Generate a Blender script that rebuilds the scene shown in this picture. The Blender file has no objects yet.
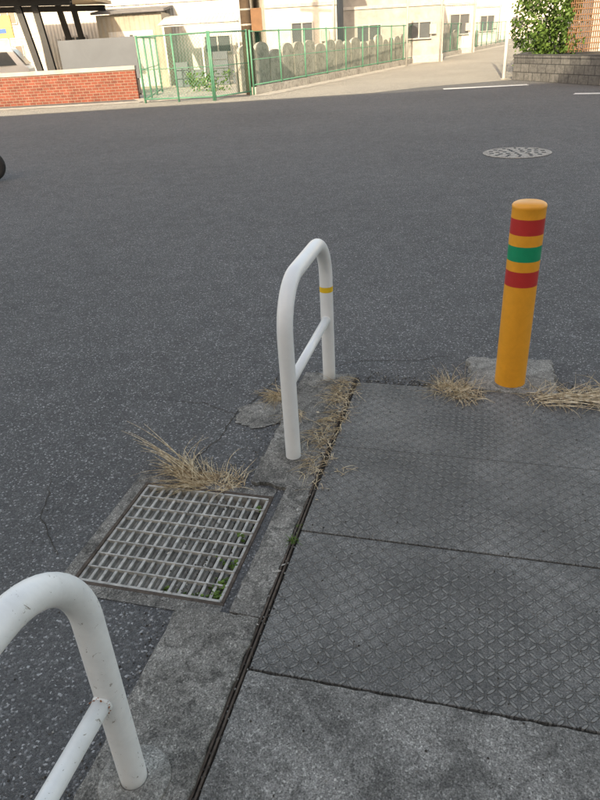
import bpy, bmesh, math, random
from mathutils import Vector, Matrix, noise
random.seed(7)
R=random.random
def U_(a,b): return a+(b-a)*R()
sc=bpy.context.scene
sc.view_settings.view_transform='Standard'; sc.view_settings.look='None'; sc.view_settings.exposure=0
col=sc.collection
# ------------------------------------------------------------------ materials
class NT:
    def __init__(s,name):
        s.m=bpy.data.materials.new(name); s.m.use_nodes=True
        s.t=s.m.node_tree; s.b=s.t.nodes['Principled BSDF']
        s.tc=s.t.nodes.new('ShaderNodeTexCoord')
        s.co=s.tc.outputs['Object']
    def n(s,typ,ins=None,**kw):
        nd=s.t.nodes.new('ShaderNode'+typ)
        for k,v in kw.items(): setattr(nd,k,v)
        if ins:
            for k,v in ins.items():
                if hasattr(v,'is_output') : s.t.links.new(v,nd.inputs[k])
                else: nd.inputs[k].default_value=v
        return nd
    def math(s,op,a,b=0.0,c=0.0,clamp=False):
        return s.n('Math',{0:a,1:b,2:c},operation=op,use_clamp=clamp).outputs[0]
    def noise(s,scale,detail=4,rough=.55,dist=0,vec=None):
        return s.n('TexNoise',{'Vector':vec or s.co,'Scale':scale,'Detail':detail,'Roughness':rough,'Distortion':dist}).outputs['Fac']
    def vor(s,scale,feature='F1',out='Distance',vec=None):
        return s.n('TexVoronoi',{'Vector':vec or s.co,'Scale':scale},feature=feature).outputs[out]
    def ramp(s,fac,stops):
        r=s.n('ValToRGB',{'Fac':fac}); e=r.color_ramp.elements
        while len(e)<len(stops): e.new(.5)
        for i,(p,c) in enumerate(stops):
            if not isinstance(c,(tuple,list)): c=(c,c,c)
            e[i].position=p; e[i].color=(c[0],c[1],c[2],1)
        return r.outputs['Color']
    def mix(s,f,a,b,mode='MIX'):
        nd=s.n('Mix',data_type='RGBA',blend_type=mode)
        for i,v in ((0,f),(6,a),(7,b)):
            if hasattr(v,'is_output'): s.t.links.new(v,nd.inputs[i])
            elif i==0: nd.inputs[i].default_value=v
            else: nd.inputs[i].default_value=(v[0],v[1],v[2],1)
        return nd.outputs[2]
    def bump(s,h,strength=.5,dist=.002,prev=None):
        ins={'Height':h,'Strength':strength,'Distance':dist}
        if prev: ins['Normal']=prev
        return s.n('Bump',ins).outputs['Normal']
    def done(s,color,rough=.8,normal=None,metal=0,spec=None):
        def put(k,v):
            if hasattr(v,'is_output'): s.t.links.new(v,s.b.inputs[k])
            else: s.b.inputs[k].default_value=v if not isinstance(v,tuple) else (*v,1)
        put('Base Color',color); put('Roughness',rough); put('Metallic',metal)
        if spec is not None: put('Specular IOR Level',spec)
        if normal: put('Normal',normal)
        return s.m

def m_asphalt(name='asphalt',k=1.0,tint=(1,1,1)):
    s=NT(name)
    cellc=s.n('SeparateColor',{0:s.vor(165,out='Color')}).outputs[0]
    T=lambda a:(a*k*tint[0],a*k*tint[1],a*k*tint[2])
    agg=s.ramp(cellc,[(0,T(.050)),(.45,T(.100)),(.8,T(.155)),(.92,T(.27)),(1,T(.72))])
    fine=s.noise(420,2,.6)
    c=s.mix(.45,agg,s.ramp(fine,[(.35,T(.02)),(.65,T(.27))]))
    big=s.noise(.35,3,.5,.2)
    c=s.mix(1,c,s.ramp(big,[(.3,.90),(.7,1.08)]),'MULTIPLY')
    mid=s.noise(5,5,.72)
    c=s.mix(1,c,s.ramp(mid,[(.3,.85),(.7,1.14)]),'MULTIPLY')
    h=s.math('ADD',s.math('MULTIPLY',s.vor(165),-.8),s.math('MULTIPLY',fine,.6))
    return s.done(c,.88,s.bump(h,.9,.005),spec=.3)
def m_conc(name,c1,c2,c3,sc1=5,speck=.5,bump=.5,warm=None,rough=.9,stain=.5):
    s=NT(name)
    a=s.noise(sc1,6,.68,.5)
    c=s.ramp(a,[(.28,c1),(.5,c2),(.72,c3)])
    st=s.noise(sc1*2.7,4,.7,1.2)
    c=s.mix(stain,c,s.mix(1,c,s.ramp(st,[(.38,.35),(.52,1.0),(.75,1.15)]),'MULTIPLY'))
    cell=s.n('SeparateColor',{0:s.vor(210,out='Color')}).outputs[1]
    c=s.mix(speck,c,s.mix(1,c,s.ramp(cell,[(0,.3),(.3,.75),(.85,1.15),(1,2.2)]),'MULTIPLY'))
    fn=s.noise(260,3,.7)
    c=s.mix(1,c,s.ramp(fn,[(.33,.5),(.67,1.45)]),'MULTIPLY')
    h=s.math('ADD',fn,s.math('MULTIPLY',s.noise(45,4,.7),1.2))
    return s.done(c,rough,s.bump(h,bump,.005),spec=.3)
def m_checker():
    s=NT('worn_checker_plate')
    xyz=s.n('SeparateXYZ',{0:s.co})
    k=1/.027
    x=s.math('MULTIPLY',xyz.outputs[0],k); y=s.math('MULTIPLY',xyz.outputs[1],k)
    par=s.math('FLOORED_MODULO',s.math('ADD',s.math('FLOOR',x),s.math('FLOOR',y)),2)
    fx=s.math('SUBTRACT',s.math('FRACT',x),.5); fy=s.math('SUBTRACT',s.math('FRACT',y),.5)
    a=s.math('MULTIPLY',s.math('ADD',fx,fy),.707); b=s.math('MULTIPLY',s.math('SUBTRACT',fx,fy),.707)
    def mx(p,q):
        return s.math('ADD',p,s.math('MULTIPLY',par,s.math('SUBTRACT',q,p)))
    aa=mx(a,b); bb=mx(b,a)
    e=s.math('ADD',s.math('POWER',s.math('ABSOLUTE',s.math('DIVIDE',aa,.60)),2),s.math('POWER',s.math('ABSOLUTE',s.math('DIVIDE',bb,.17)),2))
    lug=s.math('SUBTRACT',1,e,clamp=True)
    lug=s.math('MINIMUM',s.math('MULTIPLY',lug,2.0),1)
    halo=s.math('SUBTRACT',1,s.math('MULTIPLY',e,.45),clamp=True)   # dirt packed round each lug
    wear=s.ramp(s.noise(4,6,.75,.8),[(.36,.30),(.54,1)])
    lw=s.math('MULTIPLY',lug,wear)
    base=s.ramp(s.noise(2.2,6,.70,.8),[(.3,(.080,.078,.074)),(.48,(.135,.131,.124)),(.68,(.23,.223,.21))])
    grit=s.noise(240,3,.75)
    base=s.mix(1,base,s.ramp(grit,[(.33,.5),(.5,1.0),(.68,1.6)]),'MULTIPLY')
    cell=s.n('SeparateColor',{0:s.vor(240,out='Color')}).outputs[1]
    base=s.mix(.6,base,s.mix(1,base,s.ramp(cell,[(0,.5),(.6,1),(.95,1.2),(1,2.4)]),'MULTIPLY'))
    hm=s.math('MULTIPLY',s.math('MULTIPLY',halo,wear),.62)
    base=s.mix(hm,base,(.045,.042,.038))
    c=s.mix(s.math('MULTIPLY',lw,.72),base,s.mix(1,(.30,.293,.275),s.ramp(grit,[(.3,.7),(.7,1.2)]),'MULTIPLY'))
    h=s.math('ADD',s.math('MULTIPLY',lw,1.6),s.math('MULTIPLY',grit,.45))
    return s.done(c,.6,s.bump(h,1.0,.007),spec=.45)
def m_paint(name,c,rough=.35,dirt=.25,chips=0.0,chipc=(.12,.10,.085),spec=.5,sc1=9):
    s=NT(name)
    d=s.ramp(s.noise(sc1,5,.7,.4),[(.35,1-dirt),(.62,1.0)])
    cc=s.mix(1,c,d,'MULTIPLY')
    if chips>0:
        ch=s.ramp(s.noise(58,5,.75,.8),[(.70-chips*.1,0),(.715-chips*.1,1)])
        cc=s.mix(ch,cc,chipc)
    h=s.noise(60,3,.5)
    return s.done(cc,rough,s.bump(h,.08,.001),spec=spec)
def m_plain(name,c,rough=.6,metal=0,var=.15,scale=6):
    s=NT(name)
    d=s.ramp(s.noise(scale,4,.65,.3),[(.3,1-var),(.7,1+var)])
    return s.done(s.mix(1,c,d,'MULTIPLY'),rough,metal=metal)
def m_straw():
    s=NT('dry_grass')
    v=s.noise(55,2,.6)
    return s.done(s.ramp(v,[(.3,(.25,.18,.11)),(.5,(.54,.44,.29)),(.68,(.80,.71,.53))]),.8,spec=.2)
def m_leaf(name,a,b,c,scale=9):
    s=NT(name)
    return s.done(s.ramp(s.noise(scale,3,.7),[(.3,a),(.5,b),(.7,c)]),.6,spec=.3)
def m_brick():
    s=NT('red_brick')
    xyz=s.n('SeparateXYZ',{0:s.co})
    v=s.n('CombineXYZ',{0:xyz.outputs[0],1:xyz.outputs[2],2:0}).outputs[0]
    b=s.n('TexBrick',{'Vector':v,'Color1':(.25,.07,.042,1),'Color2':(.17,.05,.032,1),'Mortar':(.25,.20,.16,1),'Scale':1,'Mortar Size':.008,'Brick Width':.22,'Row Height':.085})
    return s.done(s.mix(1,b.outputs['Color'],s.ramp(s.noise(3,5,.7),[(.3,.65),(.7,1.1)]),'MULTIPLY'),.85)
def m_blockwall():
    s=NT('granite_block')
    xyz=s.n('SeparateXYZ',{0:s.co})
    v=s.n('CombineXYZ',{0:xyz.outputs[0],1:xyz.outputs[2],2:0}).outputs[0]
    b=s.n('TexBrick',{'Vector':v,'Color1':(.17,.165,.155,1),'Color2':(.105,.103,.10,1),'Mortar':(.05,.05,.05,1),'Scale':1,'Mortar Size':.012,'Brick Width':.42,'Row Height':.23})
    return s.done(s.mix(1,b.outputs['Color'],s.ramp(s.noise(9,5,.75),[(.3,.5),(.7,1.4)]),'MULTIPLY'),.9)
def m_corr(name,c,period=.12,axis=0):
    s=NT(name)
    xyz=s.n('SeparateXYZ',{0:s.co})
    w=s.math('SINE',s.math('MULTIPLY',xyz.outputs[axis],6.283/period))
    st=s.ramp(s.noise(1.3,5,.7,.5),[(.3,.75),(.65,1.05)])
    return s.done(s.mix(1,c,st,'MULTIPLY'),.55,s.bump(w,.6,.02))

ASPH=m_asphalt('asphalt',.92,(1.0,1.0,1.0))
ASPH_SUNLIT=m_asphalt('sunlit_dusty_asphalt',2.1,(1.05,1.0,.88))  # paler, warmer asphalt: sunlight painted into the colour, along with dust
KERB=m_conc('kerb_concrete',(.135,.128,.116),(.235,.224,.202),(.37,.352,.318),5,.6,.8,stain=.7)
CONC=m_conc('rough_concrete',(.14,.136,.127),(.25,.242,.225),(.38,.365,.34),3,.6,.9,stain=.55)
MORT=m_conc('mortar',(.18,.174,.16),(.30,.29,.265),(.44,.425,.39),9,.4,.6,stain=.5)
DIRT=m_conc('dirt_stain',(.035,.032,.028),(.065,.058,.05),(.11,.10,.085),12,.5,.8,stain=.3)
PALE=m_conc('pale_concrete',(.33,.31,.275),(.45,.425,.38),(.56,.53,.48),1.5,.1,.3,stain=.5)
CHK=m_checker()
WHITE=m_paint('white_paint',(.86,.86,.855),.32,.06,0)
WHITEOLD=m_paint('white_paint_worn',(.84,.84,.825),.38,.12,.62,(.33,.30,.26))
ORANGE=m_paint('orange_urethane',(.90,.39,.024),.38,.10,0,sc1=14)
RED=m_paint('red_reflective_tape',(.54,.035,.03),.3,.12)
GREEN=m_paint('green_reflective_tape',(.01,.31,.14),.3,.12)
YEL=m_paint('yellow_tape',(.88,.56,.02),.4,.1)
STEEL=m_plain('galvanised_steel',(.40,.385,.35),.65,.15,.45,30)
RUST=m_plain('rusty_steel',(.085,.065,.05),.85,.2,.5,40)
RUSTSPOT=m_plain('rust_spot',(.26,.10,.04),.9,0,.5,60)
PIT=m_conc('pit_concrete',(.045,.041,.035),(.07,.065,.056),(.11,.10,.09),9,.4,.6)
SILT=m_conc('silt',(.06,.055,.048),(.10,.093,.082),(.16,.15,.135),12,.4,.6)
MOSS=m_leaf('moss',(.03,.05,.008),(.07,.12,.015),(.14,.22,.03),60)
WEED=m_leaf('weed_green',(.05,.10,.02),(.10,.19,.03),(.18,.30,.06),40)
STRAW=m_straw()
FENCEG=m_paint('fence_green',(.10,.27,.18),.5,.25)
BRICK=m_brick(); BLOCK=m_blockwall()
IRON=m_conc('cast_iron',(.26,.25,.225),(.40,.385,.35),(.55,.525,.48),14,.3,.5)
ROADW=m_paint('road_marking',(.78,.78,.75),.8,.3,.6,(.16,.16,.16),.2,7)
POLEC=m_plain('pole_concrete_brown',(.11,.078,.052),.85,0,.3,4)
DARK=m_plain('dark_metal',(.045,.047,.05),.5,.3)
GLASS=m_plain('window_glass',(.10,.11,.12),.08,0,.1)
FRAME=m_plain('window_frame',(.50,.49,.47),.4,.3)
WALLW=m_corr('white_siding',(.62,.61,.58),.15)
WALLB=m_corr('beige_siding',(.38,.345,.285),.2)
WALLS=m_plain('cream_stucco',(.58,.555,.51),.9,0,.2,2)
WALLG=m_plain('grey_stucco',(.38,.37,.35),.9,0,.2,2)
ROOFG=m_plain('roof_grey',(.14,.14,.15),.7,0,.2,3)
TAN=m_plain('tan_panel',(.52,.42,.30),.7,0,.15,2)
GPANEL=m_plain('grey_panel',(.11,.125,.15),.5,0,.1,1)
HEDGE=m_leaf('ivy_leaves',(.025,.055,.012),(.065,.12,.02),(.14,.21,.05),5)
BROWN=m_plain('brown_lattice',(.20,.105,.05),.7)
BLUE=m_plain('sign_blue',(.02,.10,.42),.4,0,.05)
CARW=m_plain('car_white',(.72,.73,.74),.25,0,.03)
TYRE=m_plain('tyre_rubber',(.025,.025,.026),.85)
YSIGN=m_plain('sign_yellow',(.62,.42,.10),.5)

# ------------------------------------------------------------------ mesh helpers
class B:
    def __init__(s): s.v=[]; s.f=[]; s.mi=[]; s.sm=[]
    def add(s,vs,fs,mi=0,smooth=False):
        o=len(s.v); s.v+= [tuple(v) for v in vs]
        for f in fs: s.f.append([i+o for i in f]); s.mi.append(mi); s.sm.append(smooth)
    def box(s,x0,x1,y0,y1,z0,z1,mi=0,M=None):
        vs=[Vector(p) for p in ((x0,y0,z0),(x1,y0,z0),(x1,y1,z0),(x0,y1,z0),(x0,y0,z1),(x1,y0,z1),(x1,y1,z1),(x0,y1,z1))]
        if M: vs=[M@v for v in vs]
        s.add(vs,[(3,2,1,0),(4,5,6,7),(0,1,5,4),(1,2,6,5),(2,3,7,6),(3,0,4,7)],mi)
    def tube(s,pts,r,seg=12,mi=0,smooth=True,caps=True):
        pts=[Vector(p) for p in pts]; n=len(pts)
        rs=r if isinstance(r,(list,tuple)) else [r]*n
        vs=[]; prev=None
        for i,p in enumerate(pts):
            t=(pts[min(i+1,n-1)]-pts[max(i-1,0)]).normalized()
            if prev is None:
                a=Vector((0,0,1)) if abs(t.z)<.9 else Vector((1,0,0))
                nx=t.cross(a).normalized()
            else: nx=(prev-t*prev.dot(t)).normalized()
            prev=nx; ny=t.cross(nx)
            for k in range(seg):
                an=2*math.pi*k/seg; vs.append(p+(nx*math.cos(an)+ny*math.sin(an))*rs[i])
        fs=[]
        for i in range(n-1):
            for k in range(seg):
                fs.append((i*seg+k,i*seg+(k+1)%seg,(i+1)*seg+(k+1)%seg,(i+1)*seg+k))
        s.add(vs,fs,mi,smooth)
        if caps:
            o=len(s.v)-n*seg
            s.f.append([o+k for k in range(seg)][::-1]); s.mi.append(mi); s.sm.append(False)
            s.f.append([o+(n-1)*seg+k for k in range(seg)]); s.mi.append(mi); s.sm.append(False)
    def lathe(s,prof,cx=0,cy=0,seg=48,mis=None):
        for i in range(len(prof)-1):
            (r0,z0),(r1,z1)=prof[i],prof[i+1]
            vs=[];fs=[]
            for k in range(seg):
                a=2*math.pi*k/seg; c,sn=math.cos(a),math.sin(a)
                vs+=[(cx+r0*c,cy+r0*sn,z0),(cx+r1*c,cy+r1*sn,z1)]
            for k in range(seg):
                j=(k+1)%seg; fs.append((2*k,2*j,2*j+1,2*k+1))
            s.add(vs,fs,mis[i] if mis else 0,True)
    def obj(s,name,mats,parent=None,loc=(0,0,0),rot=0,bevel=0,merge=False):
        me=bpy.data.meshes.new(name); me.from_pydata(s.v,[],s.f)
        for m in (mats if isinstance(mats,(list,tuple)) else [mats]): me.materials.append(m)
        me.polygons.foreach_set('material_index',s.mi); me.polygons.foreach_set('use_smooth',s.sm)
        if merge:
            bm=bmesh.new(); bm.from_mesh(me); bmesh.ops.remove_doubles(bm,verts=bm.verts,dist=1e-5)
            bmesh.ops.recalc_face_normals(bm,faces=bm.faces); bm.to_mesh(me); bm.free()
        me.update()
        o=bpy.data.objects.new(name,me); col.objects.link(o)
        o.location=loc; o.rotation_euler=(0,0,rot)
        if parent: o.parent=parent
        if bevel:
            b=o.modifiers.new('b','BEVEL'); b.width=bevel; b.segments=2; b.limit_method='ANGLE'
        return o
def empty(name,loc=(0,0,0),rot=0):
    e=bpy.data.objects.new(name,None); col.objects.link(e); e.location=loc; e.rotation_euler=(0,0,rot); e.empty_display_size=.1
    return e
O=(0.283,2.833,0); TH=math.atan2(-.277,.961)
UX=Vector((.961,-.277,0)).normalized(); VX=Vector((.277,.961,0)).normalized()
def L2W(u,v,z=0): return Vector(O)+UX*u+VX*v+Vector((0,0,z))

# ------------------------------------------------------------------ ground (with the drain opening)
gu0,gu1,gv0,gv1=-.675,-.150,-1.485,-.935
b=B()
inner=[L2W(gu0,gv0),L2W(gu1,gv0),L2W(gu1,gv1),L2W(gu0,gv1)]
mid=[L2W(-4,-5),L2W(4,-5),L2W(4,3),L2W(-4,3)]
far=[Vector((-450,-450,0)),Vector((450,-450,0)),Vector((450,450,0)),Vector((-450,450,0))]
vs=inner+mid+far
fs=[]
for a in (0,4):
    for k in range(4):
        fs.append((a+k,a+4+k,a+4+(k+1)%4,a+(k+1)%4))
b.add(vs,fs); b.obj('asphalt_road',ASPH,merge=True)

# ------------------------------------------------------------------ drain
dr=empty('drain_grate',O,TH)
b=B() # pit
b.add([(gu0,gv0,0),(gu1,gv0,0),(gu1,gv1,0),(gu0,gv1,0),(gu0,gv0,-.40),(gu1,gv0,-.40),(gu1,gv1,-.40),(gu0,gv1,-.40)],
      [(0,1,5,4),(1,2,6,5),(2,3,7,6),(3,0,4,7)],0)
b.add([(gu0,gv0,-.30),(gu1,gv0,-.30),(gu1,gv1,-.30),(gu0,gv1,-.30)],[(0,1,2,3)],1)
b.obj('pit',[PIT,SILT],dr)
b=B() # angle frame
w=.012; z0,z1=-.06,.004
b.box(gu0,gu1,gv1-w,gv1,z0,z1); b.box(gu0,gu1,gv0,gv0+w,z0,z1)
b.box(gu0,gu0+w,gv0+w,gv1-w,z0,z1); b.box(gu1-w,gu1,gv0+w,gv1-w,z0,z1)
b.obj('frame',RUST,dr,bevel=.0015)
b=B()
a0,a1,c0,c1=gu0+.018,gu1-.018,gv0+.018,gv1-.018
nb=14
for i in range(nb+1):
    x=a0+(a1-a0)*i/nb
    b.box(x-.0048,x+.0048,c0,c1,-.0065,-.001); b.box(x-.0022,x+.0022,c0,c1,-.024,-.0065)
    # flared, rounded foot of the I-bar
    vs=[]; n=6
    for yy in (c0,c1):
        for k in range(n+1):
            a=math.pi*k/n; vs.append((x+.0105*math.cos(a),yy,-.034+.010*math.sin(a)))
    b.add(vs,[(k,k+1,n+2+k,n+1+k) for k in range(n)],0,True)
nc=8
for j in range(nc+1):
    y=c0+(c1-c0)*j/nc
    t=.0027 if 0<j<nc else .0045
    b.box(a0-.003,a1+.003,y-t,y+t,-.010 if 0<j<nc else -.05,.0022)
b.obj('bars',STEEL,dr)
b=B()
def blob(b,c,r,mi=0,sq=.6,n=1):
    bm=bmesh.new(); bmesh.ops.create_icosphere(bm,subdivisions=n,radius=1)
    q=Vector((U_(0,9),U_(0,9),U_(0,9)))
    vs=[]
    for v in bm.verts:
        k=1+.45*noise.noise(v.co*1.5+q)
        vs.append((c[0]+v.co.x*r*k,c[1]+v.co.y*r*k,c[2]+v.co.z*r*k*sq))
    fs=[[v.index for v in f.verts] for f in bm.faces]; bm.free()
    b.add(vs,fs,mi,False)
for i in range(520):
    t=R(); v=c0+(c1-c0)*t
    u=a1-.003-abs(random.gauss(0,.022))
    if noise.noise(Vector((v*14,u*8,1)))<-.12: continue
    blob(b,(u,v,U_(-.02,.002)),U_(.003,.008))
for i in range(90):
    blob(b,(a0+(a1-a0)*(.55+.45*R()),c0+U_(-.01,.035),U_(-.03,-.004)),U_(.003,.007))
b.obj('moss',MOSS,dr)
b=B()
cw=.045
def ring(b,i0,i1,j0,j1,w,z):
    b.add([(i0-w,j1,z),(i1,j1,z),(i1,j1+w,z),(i0-w,j1+w,z)],[(0,1,2,3)])
    b.add([(i0-w,j0-w,z),(i1,j0-w,z),(i1,j0,z),(i0-w,j0,z)],[(0,1,2,3)])
    b.add([(i0-w,j0,z),(i0,j0,z),(i0,j1,z),(i0-w,j1,z)],[(0,1,2,3)])
ring(b,gu0,gu1,gv0,gv1,cw,.003)
b.obj('concrete_collar',KERB,dr)

# ------------------------------------------------------------------ kerb
KZ=.022
def prism(b,poly,z0,z1,mi=0):
    n=len(poly)
    vs=[(x,y,z0) for x,y in poly]+[(x,y,z1) for x,y in poly]
    fs=[list(range(n,2*n))]+[(i,(i+1)%n,n+(i+1)%n,n+i) for i in range(n)]
    b.add(vs,fs,mi)
kerb=empty('concrete_kerb',O,TH)
def jag(p,q,n,amp):
    out=[]
    for i in range(n):
        t=i/n; x=p[0]+(q[0]-p[0])*t; y=p[1]+(q[1]-p[1])*t
        k=amp*(noise.noise(Vector((x*23,y*23,3)))+.5*noise.noise(Vector((x*70,y*70,3)))) if i else 0
        d=Vector((q[0]-p[0],q[1]-p[1])).normalized()
        out.append((x-d.y*k,y+d.x*k))
    return out
b=B()
corners=[(-.02,-.90),(-.02,.085),(-.275,.075),(-.262,-.868),(-.112,-.885)]
poly=[]
for i in range(len(corners)): poly+=jag(corners[i],corners[(i+1)%len(corners)],36,.014 if i in (1,2,3) else .003)
prism(b,poly,-.05,KZ-.006); b.obj('block_upper',KERB,kerb,bevel=.004)
b=B()
corners=[(-.02,-1.52),(-.02,-.905),(-.112,-.892),(-.118,-1.515)]
poly=[]
for i in range(len(corners)): poly+=jag(corners[i],corners[(i+1)%len(corners)],20,.005)
prism(b,poly,-.05,KZ-.002); b.obj('block_beside_drain',KERB,kerb,bevel=.004)
b=B()
corners=[(-.02,-3.2),(-.02,-1.526),(-.275,-1.535),(-.27,-3.2)]
poly=[]
for i in range(len(corners)): poly+=jag(corners[i],corners[(i+1)%len(corners)],50,.008)
prism(b,poly,-.05,KZ+.006); b.obj('block_lower',KERB,kerb,bevel=.006)
b=B()
b.box(-.019,-.013,-3.2,.02,-.04,KZ-.003); b.box(-.007,-.002,-3.2,-.9,-.04,KZ-.001)
b.obj('steel_edge_strip',RUST,kerb)
b=B(); b.box(-.02,.004,-3.2,.06,-.04,.010); b.obj('joint_dirt',DIRT,kerb)

# ------------------------------------------------------------------ checker plates
vr=[0,-.578,-1.12,-1.695]
for i in range(3):
    b=B(); g=.0025
    b.box(.004,2.6,vr[i+1]+g,vr[i]-g,-.03,KZ-.004+.002*(i%2))
    b.obj('checker_plate_cover' ,CHK,None,O,TH,bevel=.002)
b=B(); b.box(.0,2.6,-1.69,-.01,-.05,.010); b.obj('gutter_bed',DIRT,None,O,TH)
b=B()
corners=[(.002,-4.5),(2.9,-4.5),(2.9,-1.70),(.002,-1.70)]
poly=[]
for i in range(4): poly+=jag(corners[i],corners[(i+1)%4],80,.008 if i==2 else .003)
prism(b,poly,-.05,KZ-.002); b.obj('concrete_pavement',CONC,None,O,TH,bevel=.004)
b=B(); cs=[(.0,-.004),(2.6,-.004),(2.6,.03),(.0,.02)]
poly=jag(cs[0],cs[1],2,0)+jag(cs[1],cs[2],3,0)+jag(cs[2],cs[3],160,.035)+jag(cs[3],cs[0],3,0)
prism(b,poly,-.02,.007); b.obj('packed_soil',DIRT,None,O,TH)
# hairline cracks in the asphalt
def crack(b,pts,w,z=.0022):
    P=[]
    for (x0,y0),(x1,y1) in zip(pts,pts[1:]):
        for k in range(14):
            t=k/14; x=x0+(x1-x0)*t; y=y0+(y1-y0)*t
            P.append((x+.018*noise.noise(Vector((x*19,y*19,7))),y+.018*noise.noise(Vector((x*19,y*19,17)))))
    P.append(pts[-1])
    vs=[];n=len(P)
    for i,(x,y) in enumerate(P):
        d=Vector((P[min(i+1,n-1)][0]-P[max(i-1,0)][0],P[min(i+1,n-1)][1]-P[max(i-1,0)][1])).normalized()
        ww=w*(.35+.9*abs(noise.noise(Vector((x*40,y*40,2)))))*min(1,(n-i)/8)
        vs+=[(x-d.y*ww,y+d.x*ww,z),(x+d.y*ww,y-d.x*ww,z)]
    b.add(vs,[(2*i,2*i+1,2*i+3,2*i+2) for i in range(n-1)])
b=B()
crack(b,[(-.47,2.22),(-.36,2.42),(-.30,2.62),(-.16,2.84),(-.05,3.10)],.004)
crack(b,[(-.30,2.62),(-.46,2.74),(-.66,2.80)],.003)
crack(b,[(-.86,1.72),(-.98,1.95),(-1.02,2.2)],.003)
crack(b,[(.05,2.98),(.30,3.10),(.62,3.06),(.86,3.12)],.003)
b.obj('asphalt_cracks',DIRT)

def patch(name,cx,cy,rx,ry,mat,z,n=70,amp=.35,fr=1.6,rot=0,seed=0):
    b=B(); vs=[(cx,cy,z)]
    for k in range(n):
        a=2*math.pi*k/n; q=1+amp*noise.noise(Vector((math.cos(a)*fr,math.sin(a)*fr,seed)))+amp*.4*noise.noise(Vector((math.cos(a)*6,math.sin(a)*6,seed+5)))
        x=math.cos(a)*rx*q; y=math.sin(a)*ry*q
        vs.append((cx+x*math.cos(rot)-y*math.sin(rot),cy+x*math.sin(rot)+y*math.cos(rot),z))
    b.add(vs,[(0,1+k,1+(k+1)%n) for k in range(n)])
    return b.obj(name,mat)
patch('mortar_patch',-.17,2.60,.13,.11,KERB,.0045,seed=2,rot=.4,amp=.3)
b=B()
poly=[]
cs=[(.79,2.67),(1.16,2.57),(1.27,2.92),(.88,3.02)]
for i in range(4): poly+=jag(cs[i],cs[(i+1)%4],22,.03)
prism(b,poly,-.03,.028); b.obj('bollard_footing',MORT,bevel=.006)

# ------------------------------------------------------------------ barrier arches
def arch(u,v0,v1,H,Rb,mat,tape=False,name='barrier_arch',foot=False):
    e=empty(name,O,TH)
    pts=[(u,v1,-.02)]
    for k in range(8): pts.append((u,v1,(H-Rb)*(k+1)/8))
    for k in range(1,15):
        a=math.pi/2*k/14; pts.append((u,v1-Rb+Rb*math.cos(a),H-Rb+Rb*math.sin(a)))
    n=6
    for k in range(1,n): pts.append((u,v1-Rb+(v0+Rb-(v1-Rb))*k/n,H))
    for k in range(0,15):
        a=math.pi/2*(1-k/14); pts.append((u,v0+Rb-Rb*math.cos(a),H-Rb+Rb*math.sin(a)))
    for k in range(8): pts.append((u,v0,(H-Rb)*(7-k)/8))
    pts.append((u,v0,-.02))
    b=B(); b.tube(pts,.0305,32); b.obj('hoop',mat,e)
    b=B(); b.tube([(u,v0+.02,.335),(u,(v0+v1)/2,.335),(u,v1-.02,.335)],.0195,20); b.obj('crossbar',mat,e)
    b=B()
    for v,s_ in ((v0,1),(v1,-1)):
        b.tube([(u,v+s_*.027,.335),(u,v+s_*.034,.335)],[.0225,.0203],20)
    b.obj('weld_collars',mat,e)
    if tape:
        b=B(); b.tube([(u,v1,.470),(u,v1,.495)],.0312,28,caps=False); b.obj('yellow_tape',YEL,e)
    if foot:
        b=B()
        for v in (v0,v1):
            pr=[(.085,KZ),(.082,KZ+.012),(.070,KZ+.016),(.032,KZ+.019)]
            b.lathe(pr,u,v,40)
        b.obj('mortar_footing',MORT,e)
        b=B()
        for v in (v0,v1): b.lathe([(.0312,.025),(.0318,.030),(.0308,.036)],u,v,28)
        for k in range(40):
            a=U_(0,6.28); rr=U_(.018,.024); p=(u+rr*math.cos(a),v1-.028-U_(0,.009),.335+rr*math.sin(a)); blob(b,p,U_(.0008,.0024))
        b.obj('rust_spots',RUSTSPOT,e)
    return e
arch(-.142,-.675,.02,.728,.19,WHITE,True)
arch(-.155,-2.747,-2.047,.735,.19,WHITEOLD,False,foot=True)

# ------------------------------------------------------------------ bollard
bo=empty('bollard',(.990,2.712,0))
r=.0685
prof=[(r,0),(r,.515),(r,.582),(r,.626),(r,.69),(r,.737),(r,.802),(r,.840),(r+.001,.843),(r+.001,.851),(r-.003,.857),(r-.012,.862),(.035,.8665),(0.0001,.868)]
mis=[0,1,0,2,0,1,0]+[0]*6
b=B(); 
b.lathe(prof,0,0,56,mis); b.obj('post',[ORANGE,RED,GREEN],bo,merge=True)
b=B()
b.lathe([(r+.012,.028),(r+.010,.032),(r,.035)],0,0,48); b.obj('base_ring',MORT,bo)

# ------------------------------------------------------------------ manhole
mh=empty('manhole_cover',(3.09,9.15,0))
b=B(); b.lathe([(.44,.0042),(.44,.008),(.405,.010),(.40,.006),(.39,.006),(.385,.010),(.0001,.010)],0,0,64)
b.obj('cover',IRON,mh)
b=B()
for rr in (.34,.25,.16,.07):
    n=int(rr*44)
    for k in range(n):
        a=2*math.pi*k/n; M=Matrix.Rotation(a,4,'Z')
        b.box(rr-.026,rr+.026,-.014,.014,.0105,.016,0,M)
b.obj('studs',DARK,mh)
b=B()
def quad(b,p,q,w,z=.004):
    p=Vector(p);q=Vector(q); d=(q-p).normalized(); nn=Vector((-d.y,d.x))*w/2
    vs=[(*(p+nn),z),(*(p-nn),z),(*(q-nn),z),(*(q+nn),z)]; b.add(vs,[(0,1,2,3)])
quad(b,(4.6,20.4),(6.9,20.1),.4,.008); quad(b,(6.85,16.7),(7.5,16.3),.3,.008)
b.obj('road_marking',ROADW)
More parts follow.
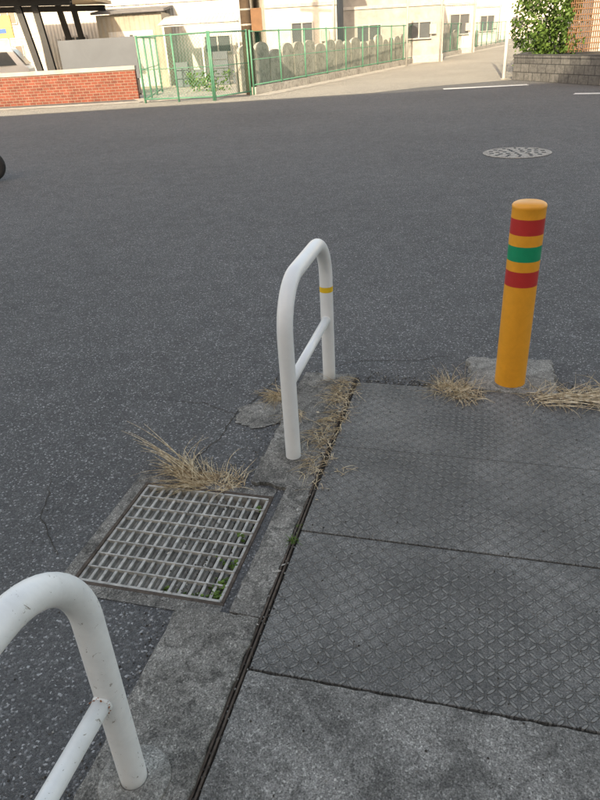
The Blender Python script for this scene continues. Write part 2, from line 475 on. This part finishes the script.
b=B(); b.add([(-40,20.0,.004),(2.5,20.6,.004),(4.2,21.6,.004),(7.2,22.4,.004),(24,55,.004),(34,84,.004),(20,84,.004),(-1.0,22.2,.004),(-40,25.0,.004)],[tuple(range(9))]); b.obj('sunlit_alley_road',ASPH_SUNLIT)  # pale sheet from the shadow edge on, painting the sunlit strip brighter
b=B(); quad(b,(-22,24.0),(-4.4,22.7),.8,.012); quad(b,(-.7,22.1),(20.7,65.4),.6,.012); b.obj('roadside_gutter',PALE)

# ------------------------------------------------------------------ vegetation
def blade(b,p,d,L,w,curl,lift=0,seg=5,mi=0):
    p=Vector(p); d=Vector(d).normalized(); pts=[p.copy()]
    side=Vector((U_(-1,1),U_(-1,1),U_(-.3,.3)))*curl
    for i in range(seg):
        d=(d+side/seg+Vector((0,0,-lift/seg))).normalized()
        p=p+d*L/seg
        if p.z<.004: p.z=.004+R()*.004
        pts.append(p.copy())
    b.tube(pts,[w*(1-.75*i/seg) for i in range(seg+1)],3,mi,False,False)
def clump(b,c,n,L,w,ang=None,spread=math.pi,el=(.1,.9),curl=.6,lift=.9,rad=.03,z=.0):
    for i in range(n):
        a=(ang if ang is not None else 0)+U_(-spread,spread)
        e=U_(*el); d=(math.cos(a)*math.cos(e),math.sin(a)*math.cos(e),math.sin(e))
        q=R()*2*math.pi; rr=rad*math.sqrt(R())
        blade(b,(c[0]+rr*math.cos(q),c[1]+rr*math.sin(q),z+.003),d,L*U_(.4,1),w*U_(.5,1.2),curl,lift)
b=B()
clump(b,(-.40,2.10),120,.22,.0022,ang=2.6,spread=.9,el=(.05,.7),rad=.06)
clump(b,(-.45,2.13),60,.24,.0027,ang=2.2,spread=.7,el=(.1,1.0),rad=.04,curl=.9)
clump(b,(-.30,2.08),90,.14,.002,ang=2.0,spread=1.7,el=(.0,.8),rad=.07,curl=.9)
for k in range(9): blade(b,(-.42+U_(-.03,.03),2.12+U_(-.02,.02),.01),(-.75,.60,U_(.35,.7)),U_(.30,.46),.0032,.25,.6,8)
b.obj('dry_grass_tuft',STRAW)
b=B()
clump(b,(-.09,2.76),120,.14,.0018,ang=-2.4,spread=1.5,el=(0,.9),rad=.05,curl=1)
clump(b,(-.02,2.55),40,.11,.0017,ang=-2.4,spread=1.5,el=(0,.5),rad=.05,z=.016,curl=1)
b.obj('dry_grass_tuft',STRAW)
b=B()
for i in range(34):
    v=-.04-.85*R(); c=L2W(-.03+random.gauss(0,.035),v)
    clump(b,c,random.choice((3,5,9)),.10,.0016,spread=math.pi,el=(0,.4),rad=.04,z=KZ,curl=1.2)
for v in (-.02,-.10,-.17,-.38,-.47,-.55,-.72): clump(b,L2W(-.045+random.gauss(0,.02),v),28,.15,.0018,ang=3.4,spread=1.4,el=(.0,.6),rad=.05,z=KZ,curl=1.2)
b.obj('dry_weeds_in_joint',STRAW)
b=B()
clump(b,(.72,2.69),320,.16,.0021,spread=math.pi,el=(0,1.1),rad=.07,z=.0,curl=1.2)
clump(b,(.78,2.62),90,.16,.002,spread=math.pi,el=(0,.5),rad=.07,z=KZ,curl=1.2)
b.obj('dry_grass_tuft',STRAW)
b=B()
for i in range(9):
    t=i/8; clump(b,(1.04+.42*t,2.57-.06*t+U_(-.03,.03)),46,.18,.0021,ang=-.2,spread=2.4,el=(0,.7),rad=.06,z=KZ*.6,curl=1.2)
for k in range(26): blade(b,(1.05+U_(0,.25),2.52+U_(-.05,.03),.03),(1,U_(-.6,.1),.25),U_(.2,.38),.0028,.4,.3,7)
b.obj('dry_grass_tuft',STRAW)
b=B()
clump(b,L2W(-.008,-1.18),26,.04,.0013,spread=math.pi,el=(.3,1.4),rad=.018,z=.015)
clump(b,L2W(-.012,-1.10),8,.02,.001,spread=math.pi,el=(.3,1.4),rad=.012,z=.015)
b.obj('green_weed',WEED)
b=B()
for i in range(750):
    u=U_(-1.6,1.6); v=U_(-2.3,.5)
    if gu0<u<gu1 and gv0<v<gv1: continue
    z=KZ if (u>0 and v<0) or (-.27<u<0 and (v<-1.53 or v>-.87)) else .001
    p=L2W(u,v,z); blob(b,p,U_(.0012,.0036),random.choice((0,0,1,2)),.7,1)
for i in range(700):
    p=L2W(-.31+random.gauss(0,.06),U_(-2.3,.1),.002); blob(b,p,U_(.001,.004),random.choice((0,1,2)),.7,1)
for i in range(300):
    p=L2W(random.gauss(-.01,.014),U_(-2.4,.05),KZ-.004); blob(b,p,U_(.0015,.004),random.choice((0,0,1,2,2)),.7,1)
for i in range(700):
    p=L2W(U_(.03,1.3),.02+abs(random.gauss(0,.06)),.004); blob(b,p,U_(.0015,.005),random.choice((0,0,1,2)),.7,1)
b.obj('scattered_grit',[DIRT,SILT,MORT])
b=B()
for (u,v) in ((-.01,-1.30),(-.018,-1.33),(-.035,-1.02),(.35,-.3),(-.05,-.2),(-.30,-.75),(.02,-.95),(-.12,-.33),(-.45,-1.2),(-.4,-1.32),(-.02,-1.55),(-.09,-1.9)):
    p=L2W(u,v,KZ+.003); a=R()*6
    L=U_(.007,.012); d=Vector((math.cos(a),math.sin(a),0))*L; e=Vector((-math.sin(a),math.cos(a),.3))*L*.4
    b.add([p-d,p-e,p+d,p+e],[(0,1,2,3)],random.choice((0,0,1)))
b.obj('fallen_leaf_bits',[PALE,STRAW])

# ------------------------------------------------------------------ mesh fences
def fence(name,p,q,H,z0=0.0,step=1.9,cell=.10,wall=0.0):
    p=Vector(p);q=Vector(q); L=(q-p).length; ang=math.atan2(q.y-p.y,q.x-p.x)
    e=empty(name,(p.x,p.y,z0),ang)
    b=B(); n=max(1,round(L/step))
    for i in range(n+1):
        x=L*i/n; b.tube([(x,0,-z0),(x,0,H+.04)],.03,8)
    for z in (wall+.06,H): b.tube([(0,0,z),(L,0,z)],.021,8)
    b.tube([(0,0,(H+wall)/2),(L,0,(H+wall)/2)],.012,6)
    b.obj('posts_and_rails',FENCEG,e)
    b=B(); h=H-wall-.06; zz=wall+.06; w=.0036
    for s_ in (1,-1):
        x=-h
        while x<L:
            xa,xb=x,x+h; za,zb=zz,zz+h
            if s_<0: za,zb=zz+h,zz
            if xa<0: t=(0-xa)/h; za=za+(zb-za)*t; xa=0
            if xb>L: t=(L-xa)/(xb-xa); zb=za+(zb-za)*t; xb=L
            if xb-xa>.01:
                y=.003*s_
                b.add([(xa,y,za-w*1.4),(xb,y,zb-w*1.4),(xb,y,zb+w*1.4),(xa,y,za+w*1.4)],[(0,1,2,3)])
            x+=cell
    b.obj('mesh_wire',FENCEG,e)
    if wall:
        b=B(); b.box(0,L,-.08,.08,-.1,wall); b.obj('base_wall',PALE,e)
    return e
fence('green_mesh_gate',(-4.15,22.05),(-2.0,21.35),1.72,.05,1.1)
fence('green_mesh_gate',(-1.95,21.35),(-.95,22.75),1.72,.05)
fence('green_mesh_fence',(-.85,22.75),(20.6,66.5),1.75,0,2.0,wall=.22)
fence('green_mesh_fence',(-4.15,22.1),(-4.4,27),1.72,.05)

bw=empty('brick_wall',(-16,24.75,0),math.atan2(-.7,11)); 
b=B(); b.box(0,11.3,0,.2,0,.88); b.obj('bricks',BRICK,bw)
b=B(); b.box(-.02,11.32,-.03,.23,.882,1.0); b.obj('coping',WALLG,bw)
gs=empty('grey_screen_panel')
b=B(); b.box(-7.6,-4.95,26.0,26.06,.55,1.85); b.obj('panel',GPANEL,gs)
b=B(); b.box(-7.6,-7.5,26.065,26.12,0,1.9); b.box(-5.1,-5.0,26.065,26.12,0,1.9); b.obj('posts',DARK,gs)
ang=math.atan2(12.6-22.35,9.75-7.16)
kw=empty('stone_block_wall',(7.16,22.35,0),ang); Lk=math.hypot(9.75-7.16,12.6-22.35)
b=B(); b.box(0,Lk,0,.25,0,.62); b.obj('blocks',BLOCK,kw)
b=B(); b.box(-.03,Lk,-.02,.27,.622,.70); b.obj('coping',BLOCK,kw)
a2=math.atan2(.889,.457); kw2=empty('stone_block_wall',(7.3,22.45,0),a2)
b=B(); b.box(0,22,-.25,0,0,.62); b.obj('blocks',BLOCK,kw2)
b=B(); b.box(-.03,22,-.27,.02,.622,.70); b.obj('coping',BLOCK,kw2)
b=B(); prism(b,[(7.45,22.4),(10.0,12.7),(30,12.7),(30,42),(17.2,42)],0,.55); b.obj('raised_garden_ground',DIRT)

b=B(); b.tube([(-.93,23.0,0),(-.93,23.0,4.5),(-.93,23.0,9.5)],[.17,.155,.13],20)
up=empty('utility_pole'); b.obj('shaft',POLEC,up)
b=B(); 
for z in (1.9,2.3): b.tube([(-.93,23,z),(-.93,23,z+.05)],.168,20)
b.box(-1.8,-.06,22.95,23.05,8.6,8.7); b.box(-1.6,-.26,22.95,23.05,7.9,8.0); b.obj('bands_and_crossarms',STEEL,up)
b=B(); b.box(-.80,-.45,22.95,23.15,1.75,2.35); b.obj('junction_box',BROWN,up)
wp=empty('white_pole'); b=B(); b.tube([(7.05,22.85,0),(7.05,22.85,2.5),(7.05,22.85,5.2)],.055,14); b.obj('shaft',WHITE,wp)
b=B(); b.lathe([(.12,0.009),(.12,.02),(.06,.03)],7.05,22.85,20); b.obj('base_flange',STEEL,wp)
sg=empty('round_road_sign'); b=B(); b.tube([(6.15,35.5,0),(6.15,35.5,3.6)],.045,10); b.obj('post',WALLG,sg)
b=B(); b.tube([(6.15,35.44,3.12),(6.15,35.42,3.12)],.30,28); b.obj('disc',BLUE,sg)
b=B(); b.tube([(6.15,35.415,3.12),(6.15,35.412,3.12)],.16,28); b.obj('face',WALLW,sg)

def leafmass(name,boxes,n,s,mat):
    b=B()
    for i in range(n):
        x0,x1,y0,y1,z0,z1=random.choice(boxes)
        p=Vector((U_(0,1),U_(0,1),U_(0,1)))
        ax=random.choice((0,1,1,2)); 
        if R()<.75: p[ax]=(0 if R()<.6 else 1)+random.gauss(0,.06)
        P=Vector((x0+(x1-x0)*p.x,y0+(y1-y0)*p.y,z0+(z1-z0)*p.z))
        q=noise.noise_vector(P*1.3)*.35; P=P+q
        if noise.noise(P*2.2)<-.33: continue
        a=Vector((U_(-1,1),U_(-1,1),U_(-1,1))).normalized(); c=a.orthogonal().normalized(); d=a.cross(c)
        k=s*U_(.6,1.3)
        b.add([P-c*k,P-d*k*.6,P+c*k,P+d*k*.6],[(0,1,2,3)])
    return b.obj(name,mat)
leafmass('ivy_hedge',[(7.9,9.5,23.4,24.8,.6,3.9),(8.2,9.2,23.2,24.6,1.0,5.0)],11000,.065,HEDGE)
leafmass('shrub',[(-3.2,-1.9,25.4,26.2,0,.55)],700,.05,HEDGE)
b=B()
for i in range(16):
    t=i/15
    b.box(9.15+1.0*t-.015,9.15+1.0*t+.015,23.38,23.40,.62,2.5)
for j in range(12): 
    z=.7+1.75*j/11; b.box(9.1,10.2,23.36,23.378,z-.015,z+.015)
b.obj('lattice_fence',BROWN)

# ------------------------------------------------------------------ houses
def house(name,loc,rot,W,D,H,wall,roof,floors=2,gable=0.0,nw=3,door=True,wsz=(1.3,1.1)):
    e=empty(name,loc,rot)
    b=B(); b.box(0,W,0,D,0,H)
    b.obj('walls',wall,e)
    b=B()
    if gable:
        ov=.5
        b.add([(-ov,-ov,H+.003),(W+ov,-ov,H+.003),(W+ov,D+ov,H+.003),(-ov,D+ov,H+.003),(-ov,D/2,H+gable),(W+ov,D/2,H+gable)],
              [(0,1,5,4),(2,3,4,5),(0,4,3),(1,2,5),(3,2,1,0)])
    else:
        b.box(-.15,W+.15,-.15,D+.15,H+.003,H+.3)
    b.obj('roof',roof,e)
    b=B(); b.box(-.03,W+.03,-.03,-.002,.0,.35)
    if floors>1: b.box(0,W,-.05,-.002,H/floors-.12,H/floors+.02)
    b.tube([(W-.15,-.09,0),(W-.15,-.09,H)],.045,8); b.box(W-.75,W-.4,-.16,-.052,1.3,1.75)
    b.obj('trim_and_downpipe',FRAME,e)
    bf=B(); bg=B(); fh=H/floors
    for k in range(floors):
        for i in range(nw):
            for side in (0,1):
                cx=W*(i+.5)/nw; ww,wh=wsz; zb=fh*k+1.15
                if door and k==0 and i==0 and side==0: ww,wh=.9,2.0; zb=.05
                x0,x1=cx-ww/2,cx+ww/2
                y=-.031 if side==0 else D+.001; sg_=-1 if side==0 else 1
                def bx(bb,a,c,z_,z__,d0,d1):
                    ya,yb=sorted((y+sg_*d0,y+sg_*d1)); bb.box(a,c,ya,yb,z_,z__)
                bx(bg,x0,x1,zb,zb+wh,-.02,.02)
                f=.06
                bx(bf,x0-f,x1+f,zb+wh,zb+wh+f,-.02,.07); bx(bf,x0-f,x1+f,zb-f,zb,-.02,.09)
                bx(bf,x0-f,x0,zb,zb+wh,-.02,.07); bx(bf,x1,x1+f,zb,zb+wh,-.02,.07); bx(bf,cx-.03,cx+.03,zb,zb+wh,.021,.06)
    for k in range(floors):
        for i in range(max(1,int(D/4))):
            cy=D*(i+.5)/max(1,int(D/4)); zb=fh*k+1.0
            for s_,x in ((-1,-.001),(1,W+.001)):
                xa,xb=sorted((x+s_*.002,x+s_*.02)); bg.box(xa,xb,cy-.6,cy+.6,zb,zb+1)
                xa,xb=sorted((x,x+s_*.07)); bf.box(xa,xb,cy-.66,cy+.66,zb+1,zb+1.06); bf.box(xa,xb,cy-.66,cy+.66,zb-.06,zb)
    bg.obj('windows',GLASS,e); bf.obj('window_frames',FRAME,e)
    return e
house('warehouse',(-10.5,33.5,0),-.03,9.4,9,6.5,WALLW,ROOFG,2,0,3,True,(1.1,.6))
aw=empty('storage_shed',(-7.2,30.5,0))
b=B(); b.box(0,2.6,0,2.6,0,2.7); b.obj('walls',WALLB,aw)
b=B(); b.add([(-.15,-.2,2.72),(2.75,-.2,2.72),(2.75,2.75,2.95),(-.15,2.75,2.95),(-.15,-.2,2.80),(2.75,-.2,2.80),(2.75,2.75,3.03),(-.15,2.75,3.03)],[(3,2,1,0),(4,5,6,7),(0,1,5,4),(1,2,6,5),(2,3,7,6),(3,0,4,7)]); b.obj('roof',ROOFG,aw)
b=B(); b.box(.4,2.2,-.03,-.005,.05,2.1); b.obj('shutter_door',WALLW,aw)
la=empty('yard_awning'); b=B()
for x in (-4.3,-2.9,-1.5):
    b.tube([(x,28.6,0),(x,28.6,2.15)],.03,8); b.tube([(x,28.6,2.15),(x,31,2.5)],.025,8)
b.tube([(-4.4,28.6,2.15),(-1.4,28.6,2.15)],.03,8); b.obj('frame',WHITE,la)
b=B(); b.add([(-4.5,28.5,2.19),(-1.3,28.5,2.19),(-1.3,31,2.55),(-4.5,31,2.55)],[(0,1,2,3)]); b.obj('sheet',WALLW,la)
st=empty('stacked_crates'); b=B()
for (x,y,n) in ((-3.9,29.3,3),(-3.2,29.4,2),(-2.3,29.2,4),(-1.6,29.5,2)):
    for k in range(n): b.box(x-.28,x+.28,y-.2+.02*k,y+.2+.02*k,.03+.30*k,.30+.30*k)
b.obj('crates',[GPANEL],st)
dirf=math.atan2(.889,.457)
def along(t,off):
    return (-.85+.4405*t-.8977*off, 22.75+.8977*t+.4405*off,0)
house('white_house',(-.5,33.0,0),.15,3.2,6,5.6,WALLS,ROOFG,2,1.4,1,True,(1.0,.7))
house('grey_house',(3.4,38.5,0),.05,5.2,7,5.4,WALLG,ROOFG,2,1.6,2,False,(1.2,.7))
house('cream_house',(6.2,48,0),.2,7,7,5.8,WALLW,ROOFG,2,1.8,3)
house('white_house',(11.5,62,0),.3,8,8,6,WALLW,ROOFG,2,1.7,3)
house('cream_house',(21,88,0),.1,9,8,6,WALLS,ROOFG,2,1.7,3)
house('white_house',(31,92,0),-.2,12,8,6,WALLW,ROOFG,2,1.7,4)
house('white_house',(10.6,25.2,.5),-.25,9,7,6,WALLW,ROOFG,2,1.5,4)
house('grey_house',(18.5,45,0),-.9,8,8,6,WALLS,ROOFG,2,1.6,3)
house('apartment_block',(-45,72,0),.05,32,10,9,WALLG,ROOFG,3,0,9)
cp=empty('concrete_panel_wall',along(.5,.7),dirf)
b=B()
x=0
while x<34:
    w=U_(.8,1.15); h=U_(1.0,1.25); pts=[(x+.03,0),(x+w-.03,0)]
    for k in range(9):
        a=math.pi*k/8; pts.append((x+w/2+(w/2-.03)*math.cos(a),h+.2*math.sin(a)))
    n=len(pts)
    vs=[(p,0,z) for p,z in pts]+[(p,.1,z) for p,z in pts]
    b.add(vs,[list(range(n))[::1],list(range(2*n-1,n-1,-1))]+[(i,n+i,n+(i+1)%n,(i+1)%n) for i in range(n)])
    x+=w
b.obj('panels',PALE,cp)
b=B(); b.box(0,34,.14,.2,0,1.15); b.obj('backing',WALLG,cp)
b=B(); prism(b,[(-4.3,22.6),(-1.1,23.3),(6,37.5),(2,60),(-24,60),(-24,25.2),(-5,24.3)],-.05,.016); b.obj('yard_ground',PALE)

cpn=empty('steel_carport')
def ibeam(b,p,q,w=.2,d=.2):
    p=Vector(p);q=Vector(q); t=(q-p); L=t.length; t.normalize()
    yx=Vector((0,1,0)); 
    nx=t.cross(yx).normalized(); ny=nx.cross(t)
    M=Matrix((( nx.x,ny.x,t.x,p.x),(nx.y,ny.y,t.y,p.y),(nx.z,ny.z,t.z,p.z),(0,0,0,1)))
    b.box(-w/2,w/2,-d/2,-d/2+.02,0,L,0,M); b.box(-w/2,w/2,d/2-.02,d/2,0,L,0,M); b.box(-.01,.01,-d/2+.02,d/2-.02,0,L,0,M)
b=B()
for y in (26.5,31.5):
    ibeam(b,(-8.4,y,0),(-8.9,y,3.3)); ibeam(b,(-8.0,y,0),(-8.3,y,3.3)); ibeam(b,(-17,y,0),(-17,y,3.3))
    ibeam(b,(-17.5,y,3.35),(-7.0,y,3.0),.2,.25)
b.obj('columns',DARK,cpn)
b=B(); 
b.add([(-18,25.5,3.5),(-6.8,25.5,3.14),(-6.8,32,3.14),(-18,32,3.5),(-18,25.5,3.62),(-6.8,25.5,3.26),(-6.8,32,3.26),(-18,32,3.62)],[(3,2,1,0),(4,5,6,7),(0,1,5,4),(1,2,6,5),(2,3,7,6),(3,0,4,7)])
b.obj('roof',TAN,cpn)
sb=empty('shop_sign_board'); b=B(); b.box(-21,-17.4,50,50.2,2.5,3.8); b.obj('board',YSIGN,sb)
b=B(); b.tube([(-20.6,50.1,0),(-20.6,50.1,2.5)],.06,8); b.tube([(-17.8,50.1,0),(-17.8,50.1,2.5)],.06,8); b.obj('legs',WALLG,sb)
b=B(); b.box(-20.6,-17.8,49.97,49.99,2.8,3.05); b.box(-20.6,-18.6,49.97,49.99,3.2,3.4); b.obj('lettering',BLUE,sb)

def car(loc,rot):
    e=empty('parked_van',loc,rot)
    prof=[(-1.7,.35),(-1.7,.95),(-1.55,1.05),(-1.05,1.78),(-.9,1.86),(1.6,1.86),(1.7,1.75),(1.72,.35)]
    b=B(); n=len(prof)
    vs=[(x,-.74 if z<1.1 else -.66,z) for x,z in prof]+[(x,.74 if z<1.1 else .66,z) for x,z in prof]
    b.add(vs,[list(range(n)),list(range(2*n-1,n-1,-1))]+[(i,n+i,n+(i+1)%n,(i+1)%n) for i in range(n)])
    b.obj('body',CARW,e,bevel=.05,merge=True)
    b=B()
    for s_ in (-1,1):
        for (x0,x1,xt) in ((-1.2,-.35,.35),(-.25,.65,0),(.75,1.55,0)):
            y=.755*s_; y2=.69*s_
            b.add([(x0,y,1.08),(x1,y,1.08),(x1,y2,1.65),(x0+xt,y2,1.65)],[(0,1,2,3)])
    b.add([(-1.60,-.6,1.1),(-1.60,.6,1.1),(-1.14,.55,1.72),(-1.14,-.55,1.72)],[(0,1,2,3)])
    b.add([(1.735,-.58,1.1),(1.735,.58,1.1),(1.72,.55,1.68),(1.72,-.55,1.68)],[(0,1,2,3)])
    b.obj('windows',GLASS,e)
    b=B(); bh=B()
    for x in (-1.1,1.15):
        for y in (-.70,.70):
            b.tube([(x,y-.09,.29),(x,y+.09,.29)],.29,24,smooth=True); s_=1 if y>0 else -1
            bh.tube([(x,y+s_*.092,.29),(x,y+s_*.10,.29)],.17,16)
    b.obj('tyres',TYRE,e); bh.obj('hubcaps',STEEL,e)
    b=B(); b.box(-1.73,-1.68,-.6,.6,.45,.62); b.box(1.70,1.75,-.6,.6,.45,.62); b.obj('bumpers',DARK,e)
    b=B(); b.box(1.71,1.75,-.68,-.58,.9,1.2); b.box(1.71,1.75,.58,.68,.9,1.2); b.obj('tail_lamps',RED,e)
car((-13.75,36.0,0),math.pi+.12)
sc_=empty('motor_scooter',(-4.00,9.42,0),.15)
def torus(b,cx,z,r1,r2,mi=0):
    pts=[(cx+r1*math.cos(2*math.pi*k/28),0,z+r1*math.sin(2*math.pi*k/28)) for k in range(29)]
    b.tube(pts,r2,10,mi,True,False)
b=B(); torus(b,0,.21,.165,.040); torus(b,-1.2,.21,.165,.040); b.obj('tyres',TYRE,sc_)
b=B(); 
for cx in (0,-1.2):
    torus(b,cx,.21,.122,.014); b.tube([(cx,-.05,.21),(cx,.05,.21)],.03,12)
    for k in range(5):
        a=2*math.pi*k/5+.3; b.tube([(cx,0,.21),(cx+.12*math.cos(a),0,.21+.12*math.sin(a))],.012,6)
b.obj('rims',WHITE,sc_)
b=B(); b.tube([(-.02,.07,.21),(-.2,.05,.62),(-.33,0,1.0)],.02,10); b.tube([(-.02,-.07,.21),(-.2,-.05,.62),(-.33,0,1.0)],.02,10)
b.tube([(-.36,-.32,1.02),(-.33,0,1.0),(-.36,.32,1.02)],.015,10); b.tube([(-.38,-.3,1.03),(-.40,-.33,1.22)],.006,6); b.obj('fork_and_handlebar',DARK,sc_)
b=B()
b.tube([(-.17,0,.50),(-.25,0,.72),(-.32,0,.97)],[.12,.17,.10],16); b.tube([(-.30,0,.30),(-.55,0,.27),(-.72,0,.30)],[.13,.15,.14],14)
b.tube([(-.72,0,.30),(-.85,0,.52),(-1.1,0,.58),(-1.38,0,.60)],[.13,.17,.16,.07],16)
b.tube([(-.20,0,.41),(-.08,0,.44),(.02,0,.43)],[.05,.06,.035],10)
b.obj('body_panels',DARK,sc_)
b=B(); b.tube([(-.72,0,.70),(-1.0,0,.74),(-1.3,0,.76)],[.09,.12,.08],14); b.obj('seat',DARK,sc_)

# ------------------------------------------------------------------ building behind the viewer (casts the shade)
EL=27; sd=Vector((-.25,-.97,0)).normalized()
H=(20.2+14)*math.tan(math.radians(EL))/.968
house('office_building',(-38,-26,0),0,37.2,12,H-.3,WALLS,ROOFG,5,0,12)
house('office_building',(-.5,-26,0),0,30,12,H+1.3,WALLS,ROOFG,5,0,9)

# ------------------------------------------------------------------ light
w=bpy.data.worlds.new('World'); sc.world=w; w.use_nodes=True
nt=w.node_tree; bg=nt.nodes['Background']; sky=nt.nodes.new('ShaderNodeTexSky'); sky.sky_type='NISHITA'
sky.sun_disc=False; sky.sun_elevation=math.radians(EL); sky.sun_rotation=math.atan2(sd.x,sd.y)%(2*math.pi)
sky.air_density=1.0; sky.dust_density=2.5; sky.ozone_density=.6
wb_gain=nt.nodes.new('ShaderNodeMix'); wb_gain.data_type='RGBA'; wb_gain.blend_type='MULTIPLY'; wb_gain.inputs[0].default_value=1
wb_gain.inputs[7].default_value=(3.75,3.05,2.32,1)   # brightens the sky light as well as warming its white balance for open shade
nt.links.new(sky.outputs[0],wb_gain.inputs[6]); nt.links.new(wb_gain.outputs[2],bg.inputs[0]); bg.inputs[1].default_value=.15
sun=bpy.data.lights.new('Sun','SUN'); sun.energy=7.5; sun.angle=math.radians(.5); sun.color=(1,.85,.60)
so=bpy.data.objects.new('Sun',sun); col.objects.link(so)
dv=Vector((-sd.x*math.cos(math.radians(EL)),-sd.y*math.cos(math.radians(EL)),-math.sin(math.radians(EL))))
so.rotation_euler=dv.to_track_quat('-Z','Y').to_euler()
# ------------------------------------------------------------------ camera
cam=bpy.data.cameras.new('Camera'); co=bpy.data.objects.new('Camera',cam); col.objects.link(co)
cam.sensor_fit='VERTICAL'; cam.sensor_height=24; cam.lens=24*655/800; cam.clip_end=2000; cam.clip_start=.02
co.matrix_world=Matrix(((.9981,.0615,0,0),(-.0297,.4825,-.8754,0),(-.0539,.8738,.4834,1.5),(0,0,0,1)))
sc.camera=co
